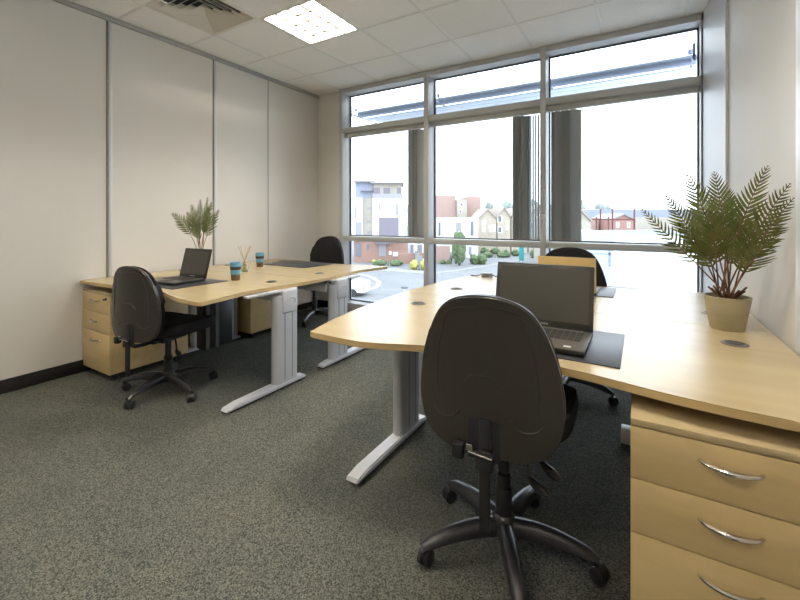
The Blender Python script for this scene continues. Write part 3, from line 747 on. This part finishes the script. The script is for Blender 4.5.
def building(name, label, r0, r1, d, depth, z1, m, z0=ZG, wins=(), rot=0.0, extra=None, group=None, cat='building'):
    cx = (r0+r1)/2; t = thing(name, label, cat, E(cx, d, z0), TH+rot, group); w = (r1-r0)/2
    obj('walls', box((-w, 0, 0), (w, depth, z1-z0)), m, t)
    for (a, b, zb, zt, mm) in wins:
        f = obj('window', box((a-cx, -.06, zb-z0), (b-cx, .05, zt-z0), .02), M['white'] if mm != M['plum'] else mm, t)
        bw = .06 if (b-a) < 1.2 else .08
        obj('pane', box((a-cx+bw, -.075, zb-z0+bw), (b-cx-bw, -.055, zt-z0-bw)), mm, f)
    if extra: extra(t, cx, z0)
    return t
def wn(u0, u1, v0, v1, d, m): return (pu(u0, d), pu(u1, d), pv(v1, d), pv(v0, d), m)
# apartment block beyond the left bay
D = 59
def apt(t, cx, z0):
    X = lambda u, d=D: pu(u, d)-cx
    Z = lambda v, d=D: pv(v, d)-z0
    obj('brick_storey', box((X(354), -.25, 0), (X(407), 8, Z(241))), M['brick'], t)
    obj('wing', box((X(348), -.6, Z(241)), (X(363), 6, Z(198))), M['render'], t)
    obj('wing', box((X(373), -.8, Z(241)), (X(404), 6, Z(198.5))), M['render'], t)
    pt = obj('penthouse', box((X(373.5), -.3, Z(198.5)), (X(402), 6, Z(184))), M['cream'], t)
    obj('roof', box((X(371), -1.1, Z(184)), (X(404), 7, Z(182.6)), .05), M['slate'], pt)
    for a, b in ((374, 380), (383.5, 390), (397, 401)): obj('glazing', box((X(a), -.36, Z(198)), (X(b), -.28, Z(188))), M['plum'], pt)
    obj('railing', box((X(373), -.82, Z(198.5)), (X(403), -.74, Z(194))), M['winmid'], pt)
    p2 = obj('penthouse', box((X(355), .0, Z(198)), (X(373), 6, Z(182.5))), M['greyblue'], t)
    obj('roof', box((X(354), -.9, Z(182.5)), (X(375), 6.5, Z(180.8)), .05), M['slate'], p2)
    obj('canopy', box((X(361), -1.0, Z(191.5)), (X(372), 0, Z(190.3))), M['winglass'], p2)
    obj('balcony_screen', box((X(379.5), -1.3, Z(238)), (X(398.5), -.8, Z(217.5))), M['plum'], t)
    for a, b, v0, v1 in ((379, 381, 204, 210), (395.5, 398.5, 204, 215), (355, 357, 207, 218), (356, 362, 222, 236)):
        f = obj('window', box((X(a), -.9 if a > 370 else -.7, Z(v1)), (X(b), -.6, Z(v0))), M['winmid'], t)
    for v in (207, 220, 231): obj('window', box((X(367), -.08, Z(v+3)), (X(371), .05, Z(v))), M['winmid'], t)
    obj('door', box((X(379), -.35, Z(256)), (X(386), -.2, Z(243.5))), M['winmid'], t)
    obj('canopy', box((X(376), -1.4, Z(243)), (X(392), -.2, Z(241.8))), M['winglass'], t)
    for a, b, v0, v1 in ((389, 391.5, 251, 254.5), (393, 398, 252, 256)): obj('sign', box((X(a), -.33, Z(v1)), (X(b), -.24, Z(v0))), M['white'], t)
    obj('window', box((X(356), -.35, Z(256)), (X(361), -.2, Z(243))), M['winglass'], t)
    obj('window', box((X(367), -.35, Z(250)), (X(369), -.2, Z(244))), M['winglass'], t)
building('apartment_block', 'white apartment block with a red brick ground floor beyond the left window bay', pu(354, D), pu(404, D), D, 8, pv(198, D), M['cream'], extra=apt)
D2 = 63
building('rendered_house', 'white house with steps right of the brick apartment block', pu(407.6, D2), pu(431, D2), D2, 7, pv(205, D2), M['render'],
         wins=[wn(410, 414, 244, 254, D2, M['winmid']), wn(417, 422.5, 244, 255, D2, M['winmid']), wn(407.5, 409, 220, 226, D2, M['winmid'])])
def steps(t, cx, z0):
    for q in range(5): obj('step', box((.5+q*.32, -1.4, 0), (.82+q*.32, 0, 1.9-.35*q)), M['paving'], t)
building('garden_wall', 'low red brick wall with steps in front of the white house', pu(399, 57), pu(424, 57), 57, .6, ZG+1.5, M['brick'], extra=steps, cat='wall')

# pink blocks and white terrace beyond the middle bay
D3 = 85
building('brick_block', 'large pink brick block on the left behind the white terrace', pu(430, D3), pu(456, D3), D3, 12, pv(195.5, D3), M['brickpink'])
building('stair_tower', 'pale stair tower between the two pink brick blocks', pu(457, 84), pu(467, 84), 84, 8, pv(199.5, 84), M['cream'], wins=[wn(460, 463, 203, 206, 84, M['winglass']), wn(459, 461.5, 210, 213, 84, M['winglass'])])
building('brick_block', 'smaller pink brick block right of the pale stair tower', pu(467, 86), pu(480.5, 86), 86, 10, pv(196.5, 86), M['brickpink'])
D4 = 66
building('white_terrace', 'white flat roofed terrace in front of the pink brick blocks', pu(430, D4), pu(478, D4), D4, 8, pv(217.5, D4), M['render'],
         wins=[wn(438, 441, 222, 236, D4, M['winglass']), wn(455.5, 461.5, 222, 231.5, D4, M['winmid']), wn(470, 474, 221, 236, D4, M['winglass']), wn(468, 472, 246, 255, D4, M['winmid'])])
building('garden_wall', 'pink brick garden wall below the white terrace', pu(430, 58), pu(450, 58), 58, .5, pv(246, 58), M['brickpink'], cat='wall')
def house(label, u0, u1, vp, ve, d, wins, m=None, rm=None, name='gabled_house'):
    r0, r1 = pu(u0, d), pu(u1, d); cx = (r0+r1)/2; w = (r1-r0)/2-.12; dep = 9
    t = thing(name, label, 'house', E(cx, d), TH); ze = pv(ve, d)-ZG; zp = pv(vp, d)-ZG
    bm = B(); add_prism(bm, [(-w, 0), (w, 0), (w, ze), (0, zp), (-w, ze)], 0, dep, mtx=Matrix(((1,0,0,0),(0,0,1,0),(0,1,0,0),(0,0,0,1))))
    obj('walls', bm, m or M['stone'], t)
    bm = B()
    for sx in (-1, 1):
        nx, nz = (zp-ze), w; L = math.hypot(nx, nz); nx, nz = nx/L*.25, nz/L*.25
        ex = sx*w*.99; ez = ze+(zp-ze)*.01
        add_prism(bm, [(0, zp+.02), (ex, ez+.02), (ex, ez+.32), (0, zp+.02+.30)], -.3, dep+.1, mtx=Matrix(((1,0,0,0),(0,0,1,0),(0,1,0,0),(0,0,0,1))))
    obj('roof', bm, rm or M['rooftan'], t)
    for (a, b, zb, zt, mm) in wins:
        f = obj('window', box((a-cx, -.08, zb-ZG), (b-cx, .04, zt-ZG)), M['white'], t)
        obj('pane', box((a-cx+.12, -.1, zb-ZG+.12), (b-cx-.12, -.07, zt-ZG-.12)), mm, f)
    return t
d = 74
house('buff gabled house touching the white terrace', 478, 497, 210, 219, d, [wn(482, 485, 221, 232, d, M['white']), wn(489, 495, 225, 232, d, M['white']), wn(483, 485.5, 220, 224, d, M['winmid'])])
house('buff gabled house second from the white terrace, with dark windows', 497, 511, 208, 218, d, [wn(497.5, 502, 215.5, 222.5, d, M['winglass']), wn(497.5, 502, 226.5, 233, d, M['winglass']), wn(506, 508.5, 221, 230, d, M['white'])])
house('buff gabled house behind the bunched middle blind', 511, 528, 209, 218, d, [wn(512.5, 515, 220, 230, d, M['winmid'])])
house('pale gabled house seen through the spread vanes of the middle blind', 528, 549, 206, 216, d, [wn(530, 533, 222, 229, d, M['winglass']), wn(537, 540, 231, 236, d, M['winglass'])], M['cream'])
house('cream gabled house right of the bunched blind in the right bay', 556, 592, 205, 222, 52, [wn(578.5, 581, 224, 232, 52, M['white']), wn(585.5, 588, 222, 224.5, 52, M['winglass']), wn(585.5, 588, 231, 233.5, 52, M['winglass'])], M['cream'], M['rooftan'])

# trees and shrubs
def blob(bm, c, r, seed, sub=3, amp=.35):
    res = bmesh.ops.create_icosphere(bm, subdivisions=sub, radius=1)
    for v in res['verts']:
        k = 1 + amp*noise.noise(v.co*2.2 + Vector((seed*3.1, seed, 0))) + amp*.5*noise.noise(v.co*6 + Vector((0, seed*2.3, 0)))
        v.co = Vector((v.co.x*r[0]*k, v.co.y*r[1]*k, v.co.z*r[2]*k)) + Vector(c)
def tree(name, label, u, vt, d, wpx, m, cat='tree', vbase=None, group=None, zb=None):
    zt = pv(vt, d); zbase = zb if zb is not None else ZG
    t = thing(name, label, cat, E(pu(u, d), d, zbase), TH, group); h = zt-zbase; w = wpx/400*d/2
    bm = B(); sd = u*.37
    ch = min(h*.92, w*(4 if wpx > 13.5 and d < 80 else 2.2))
    for q in range(5):
        a = q*1.256+sd
        blob(bm, (w*.45*math.cos(a), w*.45*math.sin(a), h-ch*.55+.15*ch*math.sin(a*2)), (w*.62, w*.62, ch*.42), sd+q, 3)
    blob(bm, (0, 0, h-ch*.42), (w*.6, w*.6, ch*.42), sd+9, 3)
    obj('crown', bm, m, t, 180)
    obj('trunk', tube([(0, 0, 0), (.02, 0, h*.4), (0, 0, h-ch*.4)], [w*.10+.05, w*.08+.04, w*.04+.02], 8), M['trunk'], t)
tree('street_tree', 'dark green street tree before the white terrace', 459, 232, 55, 14, M['foliage'])
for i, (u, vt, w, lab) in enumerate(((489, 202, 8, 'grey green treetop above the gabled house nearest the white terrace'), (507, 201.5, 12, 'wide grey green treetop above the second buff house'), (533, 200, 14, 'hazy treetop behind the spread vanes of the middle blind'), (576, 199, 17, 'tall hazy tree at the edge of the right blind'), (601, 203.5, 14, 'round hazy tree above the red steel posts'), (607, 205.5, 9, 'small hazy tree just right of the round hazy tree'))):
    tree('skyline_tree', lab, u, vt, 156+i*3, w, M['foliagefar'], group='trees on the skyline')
def shrub(name, label, u, v, wpx, hpx, m, cat='shrub'):
    d = gd(v); w = wpx/400*d/2; h = hpx/400*d
    t = thing(name, label, cat, E(pu(u, d), d), TH)
    bm = B(); n = max(2, int(w/h)+1)
    for q in range(n):
        x = 0 if n == 1 else -w*.75 + q*1.5*w/(n-1)
        blob(bm, (x, 0, h*.42), (max(w/n*1.15, h*.4), h*.55, h*.48), u+q*1.7, 3, .55)
    obj('foliage', bm, m, t, 180)
    obj('stem', tube([(0, 0, 0), (0, 0, h*.4)], .06, 6), M['trunk'], t)
shrub('hedge', 'low green hedge below the brick apartment block door', 388, 266, 22, 7, M['foliage'], 'hedge')
shrub('bush', 'small yellow flowering bush left of the green hedge', 377, 263, 7, 4, M['yellow'], 'bush')
shrub('bush', 'large yellow bush beside the brick steps', 419, 269.5, 14, 10, M['yellow'], 'bush')
shrub('hedge', 'dark green hedge next to the street tree', 478, 264, 10, 11, M['foliage'], 'hedge')
shrub('hedge', 'low clipped hedge in front of the gabled houses', 495, 257.5, 22, 6, M['foliage'], 'hedge')
shrub('bush', 'leafy green bush behind the low clipped hedge', 490, 254, 14, 7, M['foliage'], 'bush')
shrub('bush', 'green bush near the teal sign', 510, 256, 14, 7, M['foliage'], 'bush')
shrub('bush', 'small green bush at the foot of the pink garden wall', 446, 264, 9, 5, M['foliage'], 'bush')
shrub('bush', 'green bush under the right end of the middle blind', 537, 258, 8, 9, M['foliage'], 'bush')

# white van
def vehicle(name, label, cat, loc, rz, L, W, H, m, van=True):
    t = thing(name, label, cat, loc, rz)
    if van: prof = [(-L/2, .35), (L/2, .35), (L/2, .95), (L/2-.25, 1.15), (L/2-.95, 1.25), (L/2-1.55, H-.05), (L/2-1.8, H), (-L/2+.1, H), (-L/2, H-.15)]
    else: prof = [(-L/2, .3), (L/2, .3), (L/2, .75), (L/2-.9, .9), (L/2-1.6, H), (-L/2+.8, H), (-L/2+.2, .95), (-L/2, .9)]
    bm = B(); add_prism(bm, prof, -W/2, W/2, .05, mtx=Matrix(((1,0,0,0),(0,0,1,0),(0,1,0,0),(0,0,0,1))))
    obj('body', bm, m, t)
    zc = (1.25+H)/2 if van else (.9+H)/2
    for s in (-1, 1):
        obj('side_window', box((L/2-1.95 if van else -L/2+.9, s*W/2-.02, zc-.22), (L/2-1.25 if van else L/2-1.5, s*W/2+.02, zc+.2)), M['carglass'], t)
        for x in (-L/2+.85, L/2-.85):
            obj('wheel', tube([(x, s*(W/2-.18), .33), (x, s*(W/2+.01), .33)], .33, 18), M['tyre'], t)
    mx = Matrix.Translation((L/2-1.22 if van else L/2-1.2, 0, (1.28+H-.05)/2 if van else (.9+H)/2)) @ Matrix.Rotation(R(-37 if van else -52), 4, 'Y')
    obj('windscreen', box((-.02, -W/2+.12, -.38), (.03, W/2-.12, .38), 0, mx), M['carglass'], t)
    bm = B()
    for s in (-1, 1): add_box(bm, (L/2-.02, s*W/2-.25*(s > 0), .65), (L/2+.02, s*W/2+.25*(s < 0), .85))
    obj('headlamp', bm, M['winmid'], t)
r_, d_ = gp(352, 295); vehicle('van', 'white van parked at the left edge of the street', 'van', E(r_-.9, d_+.5), TH+R(-18), 4.6, 1.85, 2.15, M['white'])
r_, d_ = gp(449, 263); vehicle('car', 'small dark car parked beside the pink garden wall', 'car', E(r_-.2, d_+2.5), TH+R(75), 3.7, 1.65, 1.4, M['darkcar'], False)
# bollard lamp, teal sign
r_, d_ = gp(404.5, 299)
t = thing('bollard', 'pale street post with a dark round cap in the road', 'bollard', E(r_, d_)); hh = (299-288.5)/400*d_
obj('post', lathe([(.07, 0), (.05, .05), (.05, hh)], 12), M['alu'], t); obj('cap', lathe([(.10, hh), (.30, hh+.05), (.30, hh+.12), (.1, hh+.2)], 20), M['darkcar'], t)
r_, d_ = gp(521.5, 262)
t = thing('street_sign', 'teal street sign on a post behind the laptop lid', 'sign', E(r_, d_), TH)
obj('post', lathe([(.06, 0), (.06, 2.3)], 10, (0, .1, 0)), M['alu'], t); obj('panel', box((-.36, -.03, .2), (.36, .05, 2.35), .03), M['teal'], t); obj('cap', lathe([(.3, 2.35), (.26, 2.5), (.1, 2.55)], 14), M['teal'], t)

# red posts and red hall beyond the right bay
DR = 60
for i, (u, vt, lab) in enumerate(((596.5, 217, 'short red steel post, leftmost in the right bay'), (600.5, 209, 'tall red steel post, second from the left'), (608.5, 217, 'short red steel post between two tall ones'), (612.5, 208, 'tall red steel post left of the red hall'), (634.3, 208, 'tall red steel post right of the red hall'))):
    t = thing('steel_post', lab, 'post', E(pu(u, DR), DR), TH, 'red steel posts')
    hh = pv(vt, DR)-ZG; obj('shaft', box((-.085, -.085, 0), (.085, .085, hh), .02), M['redsteel'], t); obj('base_plate', box((-.3, -.3, 0), (.3, .3, .06)), M['redsteel'], t)
t = thing('steel_beam', 'red steel rail joining the posts across the right bay', 'beam', E(pu(615, DR), DR+.2, pv(219.5, DR)), TH)
obj('rail', box((pu(592-215+0, DR), -.06, -.08), (pu(634-215, DR), .06, .08)), M['redsteel'], t)
D5 = 78
house('red timbered hall between the tall red posts', 611, 636, 215, 220.5, D5, [wn(616, 619, 222, 228, D5, M['cream']), wn(627, 630, 222, 228, D5, M['cream'])], M['redwall'], M['slate'], 'red_hall')
building('long_building', 'low pink building left of the tall red posts', pu(589, 82), pu(598.5, 82), 82, 8, pv(218, 82), M['brickpink'])
building('warehouse', 'long pale grey warehouse on the skyline of the right bay', pu(602, 110), pu(700, 110), 110, 20, pv(209.5, 110), M['greyblue'])
building('warehouse', 'pale shed in front of the grey warehouse behind the fern', pu(636, 92), pu(720, 92), 92, 15, pv(217, 92), M['cream'])
shrub('bush', 'green bush in the car park behind the fern frond', 647, 234, 12, 8, M['foliage'], 'bush')
building('long_building', 'pale row of buildings along the horizon behind the gabled houses', pu(420, 130), pu(600, 130), 130, 15, pv(209, 130), M['stone'])
building('boundary_wall', 'low pale wall in front of the red hall and car park', pu(604, 56), pu(720, 56), 56, .4, pv(230, 56), M['palewall'], cat='wall')
# pale lower roof, ribbed roof and white roof right under the windows
bm = box((pu(584, 30), 30, -5.3), (pu(626, 30), 36, pv(230.5, 34)), 0); bmesh.ops.transform(bm, matrix=Matrix.Rotation(TH, 4, 'Z'), verts=bm.verts)
o = obj('flat_roof_block', bm, M['palewall']); tag(o, 'pale blue flat roofed block beyond the bunched right blind', 'building')
t = thing('white_roof', 'bright white flat roof just outside the right window bay', 'roof', (-.28, 4.6, .0))
bm = B(); add_prism(bm, [(0, 0), (7.5, 0), (7.5, 15), (-.62, 15)], -5.3, .50); obj('roof_deck', bm, M['roofwhite'], t)
obj('parapet', box((-.03, -.10, .40), (7.5, .0, .545), .01), M['roofwhite'], t)
obj('flashing', box((.0, .0, .50), (7.5, .03, .53)), M['alu'], t)
t = thing('ribbed_roof', 'blue grey ribbed metal roof with a rail left of the white roof', 'roof', (-1.4, 4.9, 0))
bm = B(); add_prism(bm, [(-.6, .1), (1.06, .1), (.80, 6.5), (-.6, 6.5)], -5.3, .05); obj('roof_deck', bm, M['rib'], t)
bm = B()
for q in range(22): add_box(bm, (-.6, .25+q*.28, .05), (1.04-.041*(.25+q*.28), .31+q*.28, .085))
obj('rib', bm, M['blade'], t)
bm = B()
for z in (.36, .50): add_box(bm, (-.6, 5.6, z), (.81, 5.65, z+.04))
for x in (-.55, .15, .76): add_box(bm, (x, 5.6, .05), (x+.05, 5.65, .56))
obj('guard_rail', bm, M['bluesteel'], t)

# ------------------------------------------------------------------ light, sky, camera
w = bpy.data.worlds.new('sky'); SC.world = w; w.use_nodes = True
nt = w.node_tree; bg = nt.nodes['Background']
tc = nt.nodes.new('ShaderNodeTexCoord'); nz = nt.nodes.new('ShaderNodeTexNoise'); nz.inputs['Scale'].default_value = 1.6; nz.inputs['Detail'].default_value = 4
rpn = nt.nodes.new('ShaderNodeValToRGB'); rpn.color_ramp.elements[0].color = (.80, .89, 1.0, 1); rpn.color_ramp.elements[1].color = (.88, .94, 1, 1)
nt.links.new(tc.outputs['Generated'], nz.inputs['Vector']); nt.links.new(nz.outputs['Fac'], rpn.inputs['Fac']); nt.links.new(rpn.outputs['Color'], bg.inputs['Color'])
bg.inputs['Strength'].default_value = 4.6

cam = bpy.data.cameras.new('camera'); co = bpy.data.objects.new('camera', cam); COL.objects.link(co)
cam.sensor_width = 36; cam.lens = 400/800*36; cam.shift_y = -82/800; cam.clip_start = .02; cam.clip_end = 600
co.location = (0, 0, 1.22); co.rotation_euler = (R(90), 0, R(31))
SC.camera = co
SC.view_settings.view_transform = 'Standard'; SC.view_settings.look = 'None'; SC.view_settings.exposure = 0.12; SC.view_settings.gamma = 1
SC.view_settings.use_curve_mapping = False
